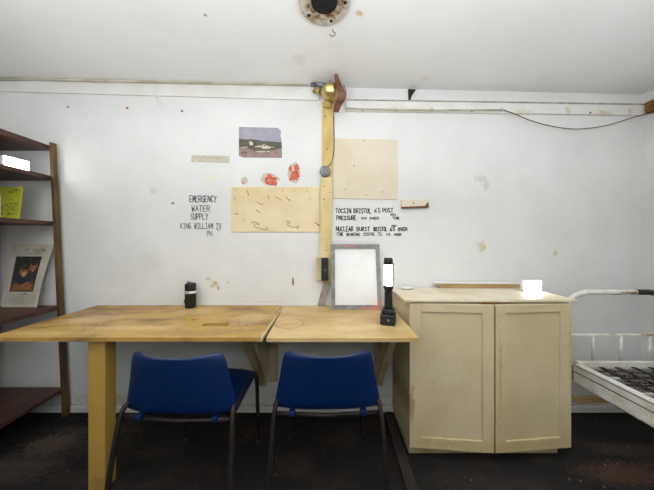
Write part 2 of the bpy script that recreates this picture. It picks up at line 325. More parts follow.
def write(bm, text, x, y, w, h, th, seed=0, jit=.07, place=None, slope=0.0):
    """text in pixels of the back wall: left x, baseline y, total width w, height h"""
    r = random.Random(seed); n = len(text); cw = w / n
    place = place or (lambda a, b: wp(a, b, .0015))
    for i, ch in enumerate(text):
        if ch == ' ': continue
        for line in GL[ch]:
            P = []
            for a, b in line:
                P.append(Vector((x + cw*(i + .08 + .74*a) + r.uniform(-jit,jit)*cw*.6, y + slope*i - (b + r.uniform(-jit,jit))*h)))
            for p, q in zip(P, P[1:]):
                d = (q-p); ln = d.length or 1e-6; d = d/ln; nrm = Vector((-d.y, d.x))*th/2; e = d*th*.3
                c = [p-e+nrm, q+e+nrm, q+e-nrm, p-e-nrm]
                bm.faces.new([bm.verts.new(place(v.x, v.y)) for v in c])
def writing(name, lines, m, label):
    bm = B()
    for k, (tx, x, y, w_, h, th) in enumerate(lines): write(bm, tx, x, y, w_, h, th, seed=k+5)
    o = obj(name, bm, m, recalc=False); tag(o, label, 'writing'); return o
bm = B()
def qp(a, b): return Q(a, b, .004)
write(bm, 'TH  CLNIES', .34, .885, .5, -.035, .008, jit=.3, place=qp); write(bm, 'IIILNIIM', .4, .84, .35, -.016, .006, jit=.3, place=qp)
for r_ in range(5):
    for c_ in range(3):
        write(bm, '5 6 7 0 3', .08+c_*.29, .19-r_*.032, .24, -.016, .005, seed=r_*3+c_, place=qp)
write(bm, 'A R R', .52, .2, .14, -.02, .012, place=qp)
keep(obj('printed_lettering', bm, M['inkp'], None, recalc=False), t)

hw = writing('handwritten_note', [('EMERGENCY',189.5,202,27.5,6,.8),('WATER',191.5,211.5,19,5.8,.7),('SUPPLY',190.5,219.5,18,6,.75),('IV',216,229,6,5.5,.6),
    ('KING WILLIAM',180.5,228.5,33,5.2,.6),('PH.',207,236,8,5,.6)], M['inkp'], 'faint handwritten words EMERGENCY WATER SUPPLY on the white wall left of the batten')
for yy in (224.6, 231):
    b_ = B(); write(b_, '-', 215.4, yy, 8, 2, .5); obj('drawn_line', b_, M['inkp'], hw, recalc=False)
writing('handwritten_note', [('TOCSIN',335.5,213,16,4.4,.75),('BRISTOL',353.5,213,18,4.4,.75),('65',374,212.5,7,4.2,.7),('POST',382.5,212.5,11,4.2,.75),
    ('PRESSURE',336.5,220,20,4.2,.75),('XX',361,219.3,6,2.2,.6),('OVER',369.5,219.6,9.5,2.6,.6),('THIS',390,216,6,2.2,.5),('TIME',392.5,219.3,7,2.2,.55)],
    M['ink'], 'black handwritten lines beginning TOCSIN BRISTOL just under the pale square board')
writing('handwritten_note', [('NUCLEAR',336,231.2,17.5,4.6,.75),('BURST',356.5,231,13.5,4,.75),('BRISTOL',373.5,231,14,4,.7),('65',389.8,231,5.5,3.6,.7),('POST',391.8,226.8,4.8,1.8,.45),
    ('OVER',397.8,230.8,9.8,3.2,.8),('TIME',336.5,235.8,7,3.2,.55),('BEARING',346.5,235.8,13.5,2.8,.6),('CENTRE',363,235.6,12,2.8,.5),('73.',377.5,235.8,6.5,3,.5),('65.',386,235.6,7,2.4,.5),('OVER',394,235.6,7.5,2,.6)],
    M['ink'], 'black handwritten lines beginning NUCLEAR BURST just above the grey frame')

# ------------------------------------------------------------ things fixed on the wall
def wplate(bm, x0, y0, x1, y1, off, th, mi=0):
    plate(bm, [wp(x0,y1,off), wp(x1,y1,off), wp(x1,y0,off), wp(x0,y0,off)], Vector((0,-th,0)), mi)
def wpoly(bm, pts, off, th, mi=0): plate(bm, [wp(x,y,off) for x,y in pts], Vector((0,-th,0)), mi)
def screw(bm, x, y, off, r=.004, mi=1):
    lathe(bm, [(r,0),(r,.002)], Matrix.Translation(wp(x,y,off)) @ Matrix.Rotation(math.pi/2,4,'X'), 8, mi)
# batten
t = thing('wall_batten', 'cream wooden batten running up the middle of the back wall', 'batten', wp(326,305))
bm = B(); wpoly(bm, [(322.5,182),(332,182),(333.5,103),(322.5,103)], 0, .02)
for x, y in ((327,150),(325,118)): screw(bm, x, y, .02, .005)
keep(obj('upper_board', bm, [M['batten2'], M['dark']], None, .002), t)
bm = B(); wpoly(bm, [(320,281),(331,281),(332.6,178),(320.5,178)], 0, .025)
for x, y in ((324,187),(330,193),(324,200),(326,250)): screw(bm, x, y, .025, .004)
keep(obj('lower_board', bm, [M['batten'], M['dark']], None, .002), t)
bm = B(); wpoly(bm, [(317.8,304.5),(325,304.5),(331,280),(324,280)], 0, .012); keep(obj('metal_strap', bm, M['strapm'], None, .001), t)
# switch box on the batten
t = thing('switch_box', 'narrow black and grey switch box on the batten above the desk', 'switch', wp(323,280))
bm = B(); wplate(bm, 316.8, 257, 328.5, 279.5, .025, .03); keep(obj('back_box', bm, M['strut'], None, .004), t)
bm = B(); wplate(bm, 321.6, 257.2, 328.3, 279.2, .055, .014); keep(obj('cover', bm, M['black'], None, .003), t)
bm = B(); screw(bm, 325.3, 269, .069, .005, 0); keep(obj('button', bm, M['grey'], None), t)
# round junction with cable
t = thing('junction_box', 'small round grey junction box on the batten with a thin looping cable', 'junction box', wp(325,178))
bm = B(); Mx = Matrix.Translation(wp(325.2,172.5,.024)) @ Matrix.Rotation(math.pi/2,4,'X')
lathe(bm, [(.038,0),(.038,.012),(.034,.018),(.0,.019)], Mx, 24); keep(obj('cover', bm, M['grey'], None), t)
bm = B()
for k in range(2):
    bm = B(); screw(bm, 323+4.5*k, 172+k, .042, .004, 0); keep(obj('screw', bm, M['dark'], None), t)
bm = B(); tube(bm, smooth_path([wp(331,110,.024),wp(333,112,.012),wp(334,130,.006),wp(334,150,.006),wp(331.5,163,.02),wp(327.5,168,.035)]), .0028, 8)
keep(obj('cable', bm, M['black'], None), t)
# boards
t = thing('hardboard_sheet', 'long cream hardboard panel with pencil scribbles left of the batten', 'board', wp(276,232))
bm = B(); wplate(bm, 231.5, 187, 320, 232, 0, .006)
for x, y in ((236,190),(235,199),(237,213),(283,191),(294.5,191),(307,191.5),(289.8,200),(248,191),(244,198),(310,199),(244,220),(268,230)): screw(bm, x, y, .006, .0035)
keep(obj('panel', bm, [M['board'], M['rust']], None, .001), t)
bm = B()
for P in ([(252,224),(253,222),(258,223),(259,225),(256,224),(254,226),(258,228),(266,230),(267,227)], [(286.5,222),(289,221),(290,223),(287.5,224),(291,227),(297,227),(298,229),(298,225)],
          [(314,222),(318,225),(322.5,227.5),(320,226),(316,223)], [(276,197),(282,200.5)], [(286,197),(290,201)], [(257,202),(263,205)], [(256,210),(261,213.5)], [(248,192),(249,196)], [(234,214),(239,214.5)], [(268,195),(269.5,199)]):
    tube(bm, smooth_path([wp(x,y,.0065) for x,y in P],3), .0018, 4)
keep(obj('pencil_scribble', bm, M['rust'], None), t)
t = thing('hardboard_sheet', 'pale square hardboard sheet right of the batten above the handwriting', 'board', wp(365,198))
bm = B(); wpoly(bm, [(333,198.5),(397.5,199.5),(397,140),(333,138.5)], 0, .005); keep(obj('panel', bm, M['board2'], None, .001), t)
for x, y in ((364,141),(345,189.5),(382.5,192),(366,195.5),(354,166)):
    bm = B(); screw(bm, x, y, .0049, .004, 0); keep(obj('screw', bm, M['rust'], None), t)
t = thing('wooden_cleat', 'small cream wooden cleat on the wall right of the pale square board', 'cleat', wp(414,208))
bm = B(); wpoly(bm, [(401,208),(428,207),(428,199.5),(401,200)], 0, .018); keep(obj('block', bm, M['board2'], None, .003), t)
bm = B(); wpoly(bm, [(401,208.6),(428,207.6),(428,206.3),(401,207.2)], .0, .0195); screw(bm, 412.5, 203.5, .018, .005, 0); wpoly(bm, [(423,207),(427.5,207),(427.5,202)], 0, .0186)
keep(obj('dark_edge', bm, M['rust'], None), t)  # brown lower edge, corner and screw of the cleat
# strip of old tape, stickers
bm = B(); wpoly(bm, [(191.5,162),(229.5,163),(229.5,156),(191.8,155)], 0, .0015)
tag(obj('tape_strip', bm, M['tape2']), 'short strip of old beige tape stuck to the wall left of the aircraft photo', 'tape')
rnd = random.Random(11)
def torn(name, cx, cy, rx, ry, label, nred, seed, m1=None):
    rn = random.Random(seed); t = thing(name, label, 'sticker', wp(cx, cy))
    bm = B(); n = 11
    wpoly(bm, [(cx+rx*rn.uniform(.75,1.1)*math.cos(2*math.pi*k/n), cy+ry*rn.uniform(.75,1.15)*math.sin(2*math.pi*k/n)) for k in range(n)], 0, .0015)
    keep(obj('backing_paper', bm, M['tape2'], None), t)
    bm = B()
    for k in range(nred):
        a = cx + rn.uniform(-.6,.6)*rx; b = cy + rn.uniform(-.55,.7)*ry; s = rn.uniform(.1,.2)*(rx+ry)/2+.45
        wpoly(bm, [(a+s*rn.uniform(.6,1.3)*math.cos(2*math.pi*j/6), b+s*1.3*rn.uniform(.6,1.3)*math.sin(2*math.pi*j/6)) for j in range(6)], .0015 + .0002*k, .001)
    keep(obj('red_print', bm, M['red'], None), t)
torn('torn_sticker', 270, 179, 10, 6.5, 'left of two torn red and white stickers under the aircraft photo', 18, 2)
torn('torn_sticker', 294, 172.5, 6.5, 11, 'upright torn red and white sticker beside the batten', 16, 5)
torn('torn_sticker', 244.5, 180.5, 4, 4, 'tiny torn sticker scrap with one red dot below the aircraft photo', 1, 8)
# aircraft photograph
M['psky'] = mat('photo_sky', srgb(150,146,162), srgb(166,160,170), 8, 0.35)
M['ptree'] = mat('photo_trees', srgb(64,62,52), srgb(88,86,66), 60, 0.4)
M['pground'] = mat('photo_ground', srgb(150,122,116), srgb(128,104,96), 30, 0.4)
M['pcream'] = mat('photo_cream', srgb(206,196,170), srgb(180,168,144), 60, 0.4)
M['pdark'] = mat('photo_dark', srgb(62,56,56), srgb(92,84,76), 90, 0.4)
t = thing('aircraft_photo', 'colour photograph of a jet aircraft on an airfield pinned on the wall', 'photograph', wp(260,158))
bm = B(); wpoly(bm, [(239,156),(243,157.5),(282,158),(281.5,140),(280.5,136),(281,131),(278,128),(239,127)], 0, .0015); keep(obj('photo_print', bm, M['psky'], None), t)
bm = B(); wpoly(bm, [(239,155.5),(243,157.3),(282,157.8),(281.8,147),(239,146.5)], .0015, .0004); keep(obj('airfield_print', bm, M['pground'], None), t)
bm = B(); wpoly(bm, [(239,147.5),(282,148.5),(281.7,142.5),(272,141.6),(264,141.2),(256,140),(252,139.2),(246,139.6),(239,139)], .0016, .0006); keep(obj('tree_line_print', bm, M['ptree'], None), t)
bm = B()
wpoly(bm, [(242,147),(249,145.6),(251,141.5),(253.5,142.5),(254,145.5),(261,145),(264,144),(268,145.5),(274,147),(281.5,146.5),(281.5,148),(272,150.5),(256,151),(250,149)], .0022, .0005)
wpoly(bm, [(249.5,145),(249.4,141.5),(251,141.3),(253.3,143),(253,145.5)], .0027, .0004, 1)
wpoly(bm, [(261,147.5),(263,144.4),(265,144.4),(268,146),(272,147.2),(269,149),(263,149)], .0027, .0004, 1)
wpoly(bm, [(256,151),(270,151),(270,152.2),(258,152.4)], .0027, .0004, 1)
wpoly(bm, [(254,147),(260,145.6),(268,146.4),(276,147.6),(268,147.6),(258,147.4)], .0032, .0003, 1)
wpoly(bm, [(263,145.6),(265,144.9),(267,146),(265,146.4)], .0036, .0003)
wpoly(bm, [(241,147.6),(248,146.6),(248,147.2),(241,148.2)], .0027, .0003, 1)
wpoly(bm, [(266,150),(267,150),(267,153),(266,153)], .0032, .0003)
wpoly(bm, [(254,150),(254.8,150),(254.8,152.6),(254,152.6)], .0032, .0003)
wpoly(bm, [(241,152.4),(247,152),(247,153.4),(241,153.6)], .0022, .0004)
keep(obj('aircraft_print', bm, [M['pdark'], M['pcream']], None), t)
# conduits and cables
bm = B(); tube(bm, [(XL+.01,D-.022,zc(XL)-.018)] + [wp(x, y, .022) for x, y in ((40,81),(100,82.6),(200,84.5),(309,86.6))], .010, 10)
c1 = tag(obj('wall_conduit', bm, M['conduit']), 'long painted conduit along the ceiling corner left of the brass fitting', 'conduit')
bm = B(); tube(bm, [wp(345,110.6,.031), wp(395,112,.031), wp(430,112.5,.031), wp(502,112.3,.031)], .0055, 8)
for x in (362, 395, 430, 498): box(bm, *(lambda p: (p.x-.008,p.x+.008,p.y-.009,p.y+.009,p.z-.008,p.z+.008))(wp(x,112.1,.03)))
tag(obj('wall_conduit', bm, M['conduit']), 'thin painted conduit clipped to the right-hand trim board', 'conduit')
bm = B(); tube(bm, smooth_path([wp(500,112.3,.032),wp(510,116,.034),wp(530,124,.034),wp(556,130,.034),wp(578,131,.034),wp(602,127.5,.034),wp(625,120.5,.034),at(642,115,1.74),at(654,112.5,1.68),at(675,108,1.55),at(700,103,1.45)],5), .003, 8)
tag(obj('hanging_cable', bm, M['cable']), 'thin brown cable sagging across the wall at upper right', 'cable')
bm = B(); wpoly(bm, [(645,116.5),(648,116),(648,105.5),(644.8,106)], 0, .04); box(bm, 2.195, 2.224, 1.3, 1.725, 1.2+(242-116.5)/141.6, 1.2+(242-106)/141.6)
tag(obj('angle_bracket', bm, M['rust'], bevel=.002), 'rusty bracket and rail in the top right corner of the room', 'bracket')
bm = B(); tube(bm, smooth_path([wp(156,86,.03),wp(158.5,92,.014),wp(156.5,98,.013),wp(158,103,.01),wp(163,111,.006)]), .0022, 6)
tube(bm, smooth_path([wp(158,96,.014),wp(162,104,.007),wp(168,110,.005)]), .0018, 6)
tag(obj('loose_string', bm, M['white']), 'frayed white string dangling from the left conduit', 'string')
bm = B(); wpoly(bm, [(408,90),(415.5,90.5),(411.5,96),(409.5,102.5),(408.4,102)], 0, .012)
tag(obj('torn_lining_scrap', bm, M['spring'], bevel=.001), 'small dark triangular scrap hanging above the right trim board', 'scrap')
# brass fitting cluster
t = thing('brass_fitting', 'brass dome fitting with brown leather strap at the top of the batten', 'fitting', wq(328,104))
Mx = Matrix.Translation(wq(329,92,.06)) @ Matrix.Rotation(math.radians(68),4,'X')
Mx = Matrix.Translation(wq(331.5,93,.075)) @ Matrix.Rotation(math.radians(-8),4,'Y')
bm = B(); lathe(bm, [(.004,-.05),(.03,-.046),(.05,-.034),(.062,-.016),(.069,.006),(.072,.018),(.070,.022),(.060,.034),(.040,.046),(.012,.053)], Mx, 32); keep(obj('dome', bm, M['brass'], None), t)
bm = B(); tube(bm, [wq(328,99,.04), wq(327,108,.024)], [.024,.022], 14); keep(obj('neck', bm, M['batten2'], None), t)
bm = B(); tube(bm, [wq(313,91,.03), wq(323,92,.045)], .011, 12); lathe(bm, [(.02,0),(.022,.006),(.022,.022),(.012,.03)], Matrix.Translation(wq(317.5,91.5,.04)) @ Matrix.Rotation(math.pi/2,4,'X'), 8); keep(obj('brass_gland', bm, M['brass'], None), t)
bm = B(); tube(bm, [wq(310.5,84.5,.035), wq(317,83.8,.04), wq(326,86,.045)], [.013,.017,.014], 12); keep(obj('taped_joint', bm, M['tape'], None), t)
bm = B(); P = [at(336,73.5,1.60),at(337,79,1.605),at(339,86,1.60),at(341.5,93,1.60),at(340.5,100,1.62),at(337.5,106,1.66),at(336,112,1.69)]
P = smooth_path(P, 4); Wd = [.007+.02*math.sin(math.pi*min(1,(i+.5)/len(P)*.86)) for i in range(len(P))]
for i in range(len(P)-1):
    a, b = P[i], P[i+1]; wa, wb = Wd[i], Wd[i+1]
    hexa(bm, [a+Vector((-wa,0,0)),a+Vector((wa,.004,0)),a+Vector((wa,.008,0)),a+Vector((-wa,.004,0))], [b+Vector((-wb,0,0)),b+Vector((wb,.004,0)),b+Vector((wb,.008,0)),b+Vector((-wb,.004,0))])
keep(obj('leather_strap', bm, M['leather'], None), t)
bm = B(); tube(bm, smooth_path([wq(330,85,.05),wq(329,82,.06),wq(332,79.5,.08),wq(338,80,.07),wq(343,84,.03),wq(346,93,.03),wq(344,100,.04),wq(338,101,.05)]), .004, 8); keep(obj('wire_loop', bm, M['grey'], None), t)
# flange in the ceiling, hook
fc = Vector((-.012, 1.128, zc(-.012)))
t = thing('ceiling_pipe_flange', 'round rusty metal pipe flange with bolt holes in the ceiling', 'flange', fc)
bm = B()
seg = 40; rO, rI = .117, .060
def ring(r, z): return [bm.verts.new((fc.x+r*math.cos(2*math.pi*k/seg), fc.y+r*math.sin(2*math.pi*k/seg), fc.z+z)) for k in range(seg)]
R = [ring(rI,-.001), ring(rI,-.018), ring(rO,-.018), ring(rO,-.001)]
for A, Bq in zip(R, R[1:]+R[:1]):
    for k in range(seg): bm.faces.new((A[k],A[(k+1)%seg],Bq[(k+1)%seg],Bq[k]))
spots(M['flange'], [(tuple(fc), (.088,.088,1), srgb(140,98,40), .95), (tuple(fc), (.07,.07,1), srgb(60,36,16), .9)])
keep(obj('flange_ring', bm, M['flange'], None, .003), t)
bm = B(); lathe(bm, [(rI,-.0115),(rI,-.002),(rI-.004,-.001)], Matrix.Translation(fc), 40)
keep(obj('pipe_mouth', bm, M['dark'], None), t)
for k in range(5):
    a = math.radians((-3,-77,-152,70,142)[k]); p = fc + Vector((.094*math.cos(a), .094*math.sin(a), -.0185))
    bm = B(); lathe(bm, [(.008,-.001),(.008,.002)], Matrix.Translation(p), 12); keep(obj('bolt_hole', bm, M['dark'], None), t)
hk = Vector((.03, 1.42, zc(0)))
p0 = at(332,28,1.36); z0 = zc(0)-.001
bm = B(); hx = .03; hy = (z0-CH)*F/(242-28)
tube(bm, smooth_path([(hx,hy,z0),(hx,hy,z0-.018),(hx+.012,hy-.002,z0-.028),(hx+.006,hy-.003,z0-.042),(hx-.01,hy-.002,z0-.042),(hx-.014,hy,z0-.03)]), .002, 6)
tag(obj('ceiling_hook', bm, M['rust']), 'small wire hook screwed in the ceiling just beyond the pipe flange', 'hook')

# ------------------------------------------------------------ desks
ZD = .755; YFd = 1.165
def slab_hole(bm, quad, z0, z1, hole):
    # quad: 4 outer corners (x,y) ccw; hole: 4 inner corners
    for z, flip in ((z1,False),(z0,True)):
        pass
    vo1 = [bm.verts.new((x,y,z1)) for x,y in quad]; vo0 = [bm.verts.new((x,y,z0)) for x,y in quad]
    vi1 = [bm.verts.new((x,y,z1)) for x,y in hole]; vi0 = [bm.verts.new((x,y,z0)) for x,y in hole]
    for i in range(4):
        j = (i+1)%4
        bm.faces.new((vo1[i],vo1[j],vi1[j],vi1[i])); bm.faces.new((vo0[j],vo0[i],vi0[i],vi0[j]))
        bm.faces.new((vo0[i],vo0[j],vo1[j],vo1[i])); bm.faces.new((vi0[j],vi0[i],vi1[i],vi1[j]))
t = thing('wall_desk', 'long ochre wooden desk top on a square leg with a slot cut in it', 'desk', (-.95,1.46,0))
bm = B(); slab_hole(bm, [(-1.585,YFd),(-.309,YFd),(-.318,1.76),(-1.617,1.76)], ZD-.02, ZD, [(-.668,1.325),(-.532,1.325),(-.532,1.374),(-.668,1.374)])
spots(M['desk'], [((-1.35,1.45,ZD),(.16,.1,1),srgb(214,186,136),.5),((-1.0,1.3,ZD),(.3,.04,1),srgb(214,184,130),.5),((-.85,1.6,ZD),(.12,.08,1),srgb(214,190,146),.55),((-.45,1.45,ZD),(.1,.12,1),srgb(208,180,128),.5),((-1.25,1.66,ZD),(.22,.05,1),srgb(140,102,50),.5),((-.76,1.43,ZD),(.018,.014,1),srgb(110,70,30),.8),((-.65,1.22,ZD),(.3,.04,1),srgb(150,112,54),.5),((-1.4,1.22,ZD),(.2,.03,1),srgb(210,180,128),.5)])
keep(obj('desk_top', bm, M['desk'], None, .0015), t)
bm = B(); box(bm, -.3085, -.3035, YFd, 1.7, ZD-.019, ZD+.0005); keep(obj('edge_strip', bm, M['edge'], None), t)
bm = B(); box(bm, -1.152, -1.070, 1.205, 1.27, 0, ZD-.0205); spots(M['leg'], [((-1.13,1.22,.35),(.03,1,.05),srgb(150,116,60),.2),((-1.10,1.22,.03),(.05,1,.04),srgb(130,92,44),.4)]); keep(obj('leg', bm, M['leg'], None, .003), t)
def bracket(x, root):
    bm = B(); box(bm, x-.028, x+.028, D-.034, D-.0125, .2, ZD-.0205); screw_ = 0
    lathe(bm, [(.007,0),(.007,.003)], Matrix.Translation((x+.004, D-.0335, .29)) @ Matrix.Rotation(math.pi/2,4,'X'), 8, 1)
    br = keep(obj('wall_post', bm, [M['strut'], M['dark']], None, .002), root)
    bm = B(); hexa(bm, [(x-.02,D-.036,.21),(x+.02,D-.036,.21),(x+.02,D-.036,.27),(x-.02,D-.036,.27)], [(x-.02,YFd+.16,ZD-.05),(x+.02,YFd+.16,ZD-.05),(x+.02,YFd+.2,ZD-.0205),(x-.02,YFd+.2,ZD-.0205)])
    keep(obj('diagonal_strut', bm, M['strut'], None, .002), root)
bracket(-.45, t)
bm = B(); box(bm, -.70, -.50, 1.30, 1.40, ZD-.034, ZD-.0205); keep(obj('slot_light_block', bm, M['post'], None, .001), t)  # added below the slot to block light and darken its inside
bm = B(); box(bm, -.52, -.4, 1.19, 1.23, ZD-.03, ZD-.0205); keep(obj('packing_block', bm, M['wood'], None, .001), t)
t = thing('wall_desk', 'shorter pale wooden desk top with a ring stain beside the cabinet', 'desk', (.07,1.46,0))
bm = B(); hexa(bm, [(-.282,YFd,ZD-.022),(.430,YFd,ZD-.022),(.447,1.76,ZD-.022),(-.300,1.76,ZD-.022)], [(-.284,YFd,ZD-.002),(.430,YFd,ZD-.002),(.447,1.76,ZD-.002),(-.300,1.76,ZD-.002)])
spots(M['desk2'], [((.1,1.3,ZD),(.1,.05,1),srgb(216,190,142),.5),((.3,1.45,ZD),(.1,.1,1),srgb(170,132,76),.4),((0,1.62,ZD),(.2,.05,1),srgb(176,140,84),.4)])
spots(M['desk2'], [((-.205,1.372,ZD-.002),(.078,.078,1),srgb(120,82,36),.6)], ring=.07)
keep(obj('desk_top', bm, M['desk2'], None, .0015), t)
bracket(.36, t)
bm = B(); box(bm, -.395, -.345, D-.034, D-.0125, .23, ZD-.0225); keep(obj('wall_post', bm, M['strut'], None, .002), t)

# grey frame leaning on the wall
t = thing('picture_frame', 'empty grey metal frame leaning upright against the wall on the desk', 'frame', (.19,1.66,ZD))
def fr(u, v, off=0): 
    return Vector((.028+.334*u, 1.657+.085*v-off, ZD-.0015+.431*v))
bm = B(); wv = .065; wu = .078
for a in ([(0,0),(1,0),(1-wu,wv),(wu,wv)], [(1,0),(1,1),(1-wu,1-wv),(1-wu,wv)], [(1,1),(0,1),(wu,1-wv),(1-wu,1-wv)], [(0,1),(0,0),(wu,wv),(wu,1-wv)]):
    plate(bm, [fr(u,v,.014) for u,v in a], Vector((0,.016,0)))
spots(M['bedw'], [((1.97,1.62,.875),(.07,.1,.012),srgb(120,80,48),.9),((1.86,1.62,.862),(.04,.1,.006),srgb(150,110,70),.8),((2.1,1.62,.6),(.08,.1,.006),srgb(140,104,66),.8),((1.85,1.62,.604),(.04,.1,.004),srgb(150,116,76),.8)])
spots(M['frameg'], [(tuple(fr(.9,.08)),(.03,1,.06),srgb(196,130,112),.8),(tuple(fr(.75,.03)),(.06,1,.012),srgb(200,120,100),.8),(tuple(fr(.4,.98)),(.05,1,.01),srgb(190,110,100),.7)])
keep(obj('frame_moulding', bm, M['frameg'], None), t)
bm = B(); plate(bm, [fr(.05,.04,.003),fr(.95,.04,.003),fr(.95,.96,.003),fr(.05,.96,.003)], Vector((0,.003,0))); keep(obj('white_panel', bm, M['white'], None), t)

# black speaker-like cylinder
t = thing('portable_speaker', 'small black cylinder with a white printed band standing on the long desk', 'speaker', (-.928,1.70,ZD))
def L(prof, name, m, loc=(-.928,1.70,ZD), **k):
    bm = B(); lathe(bm, prof, Matrix.Translation(loc), **k); return keep(obj(name, bm, m, None), t)
L([(.031,0),(.0348,.006),(.0352,.155),(.032,.164),(.026,.166)], 'body', M['jet'])
L([(.0359,.098),(.0359,.114)], 'printed_band', M['white'])
bm = B(); rn = random.Random(4)
for k in range(7):
    a = math.radians(-150+k*12); p = lambda da, z: Vector((-.928+.0364*math.cos(a+da), 1.70+.0364*math.sin(a+da), ZD+z))
    bm.faces.new([bm.verts.new(v) for v in (p(-.06,.103), p(.07,.103), p(.07,.110), p(-.06,.111))])
keep(obj('band_print', bm, M['ink'], None, recalc=False), t)
bm = B(); tube(bm, smooth_path([(-.945,1.70,ZD+.164),(-.945,1.695,ZD+.172),(-.94,1.69,ZD+.178),(-.93,1.695,ZD+.171),(-.915,1.70,ZD+.164)]), .003, 6); keep(obj('hanging_loop', bm, M['black'], None), t)
bm = B(); box(bm, -.969, -.96, 1.69, 1.71, ZD+.03, ZD+.055); keep(obj('side_cap', bm, M['black'], None, .003), t)

# upright torch lamp
tx, ty, tz = .336, 1.37, ZD-.0018
t = thing('torch_lamp', 'upright black battery lamp with glowing white tube on the desk beside the frame', 'lamp', (tx,ty,tz))
Mt = Matrix.Translation((tx,ty,tz)) @ Matrix.Rotation(math.radians(-20),4,'Z')
def tb(dims, name, m, bev):
    bm = B(); box(bm, *dims); bm.transform(Mt); return keep(obj(name, bm, m, None, bev, 3), t)
tb((-.040,.040,-.042,.042,0,.058), 'battery_base', M['black'], .008)
tb((-.033,.033,-.034,.034,.058,.084), 'base_collar', M['black'], .008)
bm = B()
for k in range(4): box(bm, -.0415, -.0395, -.028, .026, .014+k*.012, .019+k*.012)
bm.transform(Mt); keep(obj('red_rib', bm, M['red'], None), t)
bm = B(); lathe(bm, [(.025,.082),(.022,.10),(.021,.17),(.021,.185),(.026,.192),(.026,.205),(.023,.21)], Mt, 20); keep(obj('handle', bm, M['black'], None), t)
bm = B(); lathe(bm, [(.021,.2095),(.0225,.212),(.0225,.322),(.021,.324)], Mt, 24); keep(obj('light_tube', bm, M['tubelamp'], None), t)
bm = B(); lathe(bm, [(.023,.322),(.0245,.326),(.0245,.352),(.02,.36),(.0,.361)], Mt, 24); keep(obj('end_cap', bm, M['black'], None), t)
bm = B(); box(bm, -.0275, -.019, .0, .012, .205, .33); box(bm, .019, .0275, .0, .012, .205, .33); bm.transform(Mt @ Matrix.Translation((0,.018,0))); keep(obj('tube_guard', bm, M['black'], None, .002), t)
bm = B(); lathe(bm, [(.006,0),(.006,.003)], Mt @ Matrix.Translation((.004,-.042,.03)) @ Matrix.Rotation(math.pi/2,4,'X'), 12); keep(obj('switch_button', bm, M['grey'], None), t)

# ------------------------------------------------------------ cabinet
t = thing('cupboard', 'cream painted two-door wooden cupboard with its doors slightly ajar', 'cupboard', (.92,1.58,0))
X0, X1, YC, ZT = .459, 1.345, 1.400, .868
bm = B()
box(bm, X0, X0+.018, YC, 1.75, .045, ZT); box(bm, X1-.018, X1, YC, 1.75, .045, ZT); box(bm, X0+.018, X1-.018, 1.735, 1.75, .045, ZT)
box(bm, X0+.018, X1-.018, YC, 1.735, .045, .063); box(bm, X0+.018, X1-.018, YC, 1.735, ZT-.018, ZT); box(bm, X0+.018, X1-.018, YC+.03, 1.735, .44, .456)
keep(obj('carcass', bm, M['cream'], None, .0015), t)
bm = B(); box(bm, X0+.005, X1-.035, YC+.02, 1.74, 0, .045); keep(obj('plinth', bm, M['strut'], None, .002), t)
bm = B(); hexa(bm, [(.4265,1.372,ZT),(1.376,1.372,ZT),(1.40,1.752,ZT),(.437,1.752,ZT)], [(.4265,1.372,ZT+.015),(1.376,1.372,ZT+.015),(1.40,1.752,ZT+.015),(.437,1.752,ZT+.015)])
keep(obj('worktop', bm, M['creamtop'], None, .003), t)
spots(M['cream'], [((.467,1.4,.3),(.02,1,.1),srgb(150,124,76),.7),((.9,1.38,.1),(.45,1,.03),srgb(190,162,110),.5),((.93,1.35,.45),(.012,1,.3),srgb(190,160,104),.6),((1.35,1.4,.6),(.02,1,.2),srgb(186,156,100),.5),((1.2,1.38,.28),(.12,1,.1),srgb(190,176,144),.35),((.65,1.38,.5),(.12,1,.1),srgb(222,210,180),.4)])
def door(hx, sgn, wd, ang):
    h0, h1 = .066, .861; th = .02; s = .062
    d = thing('x', None, None, (hx, YC-.001, 0), 0); bpy.data.objects.remove(d)
    Md = Matrix.Translation((hx, YC-.001, 0)) @ Matrix.Rotation(-sgn*ang, 4, 'Z')
    bm = B(); 
    def bx_(a, b, y0, y1, z0, z1): box(bm, min(sgn*a, sgn*b), max(sgn*a, sgn*b), y0, y1, z0, z1)
    bx_(0, s, -th, 0, h0, h1); bx_(wd-s+.004, wd, -th, 0, h0, h1); bx_(s, wd-s+.004, -th, 0, h0, h0+s-.002); bx_(s, wd-s+.004, -th, 0, h1-.045, h1)
    bx_(s, wd-s+.004, -th+.008, -.003, h0+s-.002, h1-.045)
    bm.transform(Md); dr = keep(obj('door', bm, M['cream'], None, .0015), t)
    bm = B(); e = .006; y0, y1 = -th+.0035, -th+.009; a0, a1 = s, wd-s+.004; z0, z1 = h0+s-.002, h1-.045
    bx_(a0, a1, y0, y1, z0, z0+e); bx_(a0, a1, y0, y1, z1-e*.4, z1); bx_(a1-e, a1, y0, y1, z0, z1) if sgn > 0 else bx_(a0, a0+e, y0, y1, z0, z1)
    bm.transform(Md); o = obj('bead', bm, M['grime'], None); o.parent = dr; o.matrix_parent_inverse = Matrix.Translation(t.location).inverted()
    for z in (.13, .74):
        bm = B(); tube(bm, [(0,-th-.002,z-.03),(0,-th-.002,z+.03)], .004, 8); bx_(.002, .022, -th-.0015, -th+.001, z-.027, z+.027)
        bm.transform(Md); o = obj('hinge', bm, M['rust'] if sgn < 0 else M['cream'], None); o.parent = dr; o.matrix_parent_inverse = Matrix.Translation(t.location).inverted()
    return dr, Md
dl, Ml = door(X0-.001, 1, .4415, math.radians(5))
dr_, Mr = door(X1+.001, -1, .4415, math.radians(5))
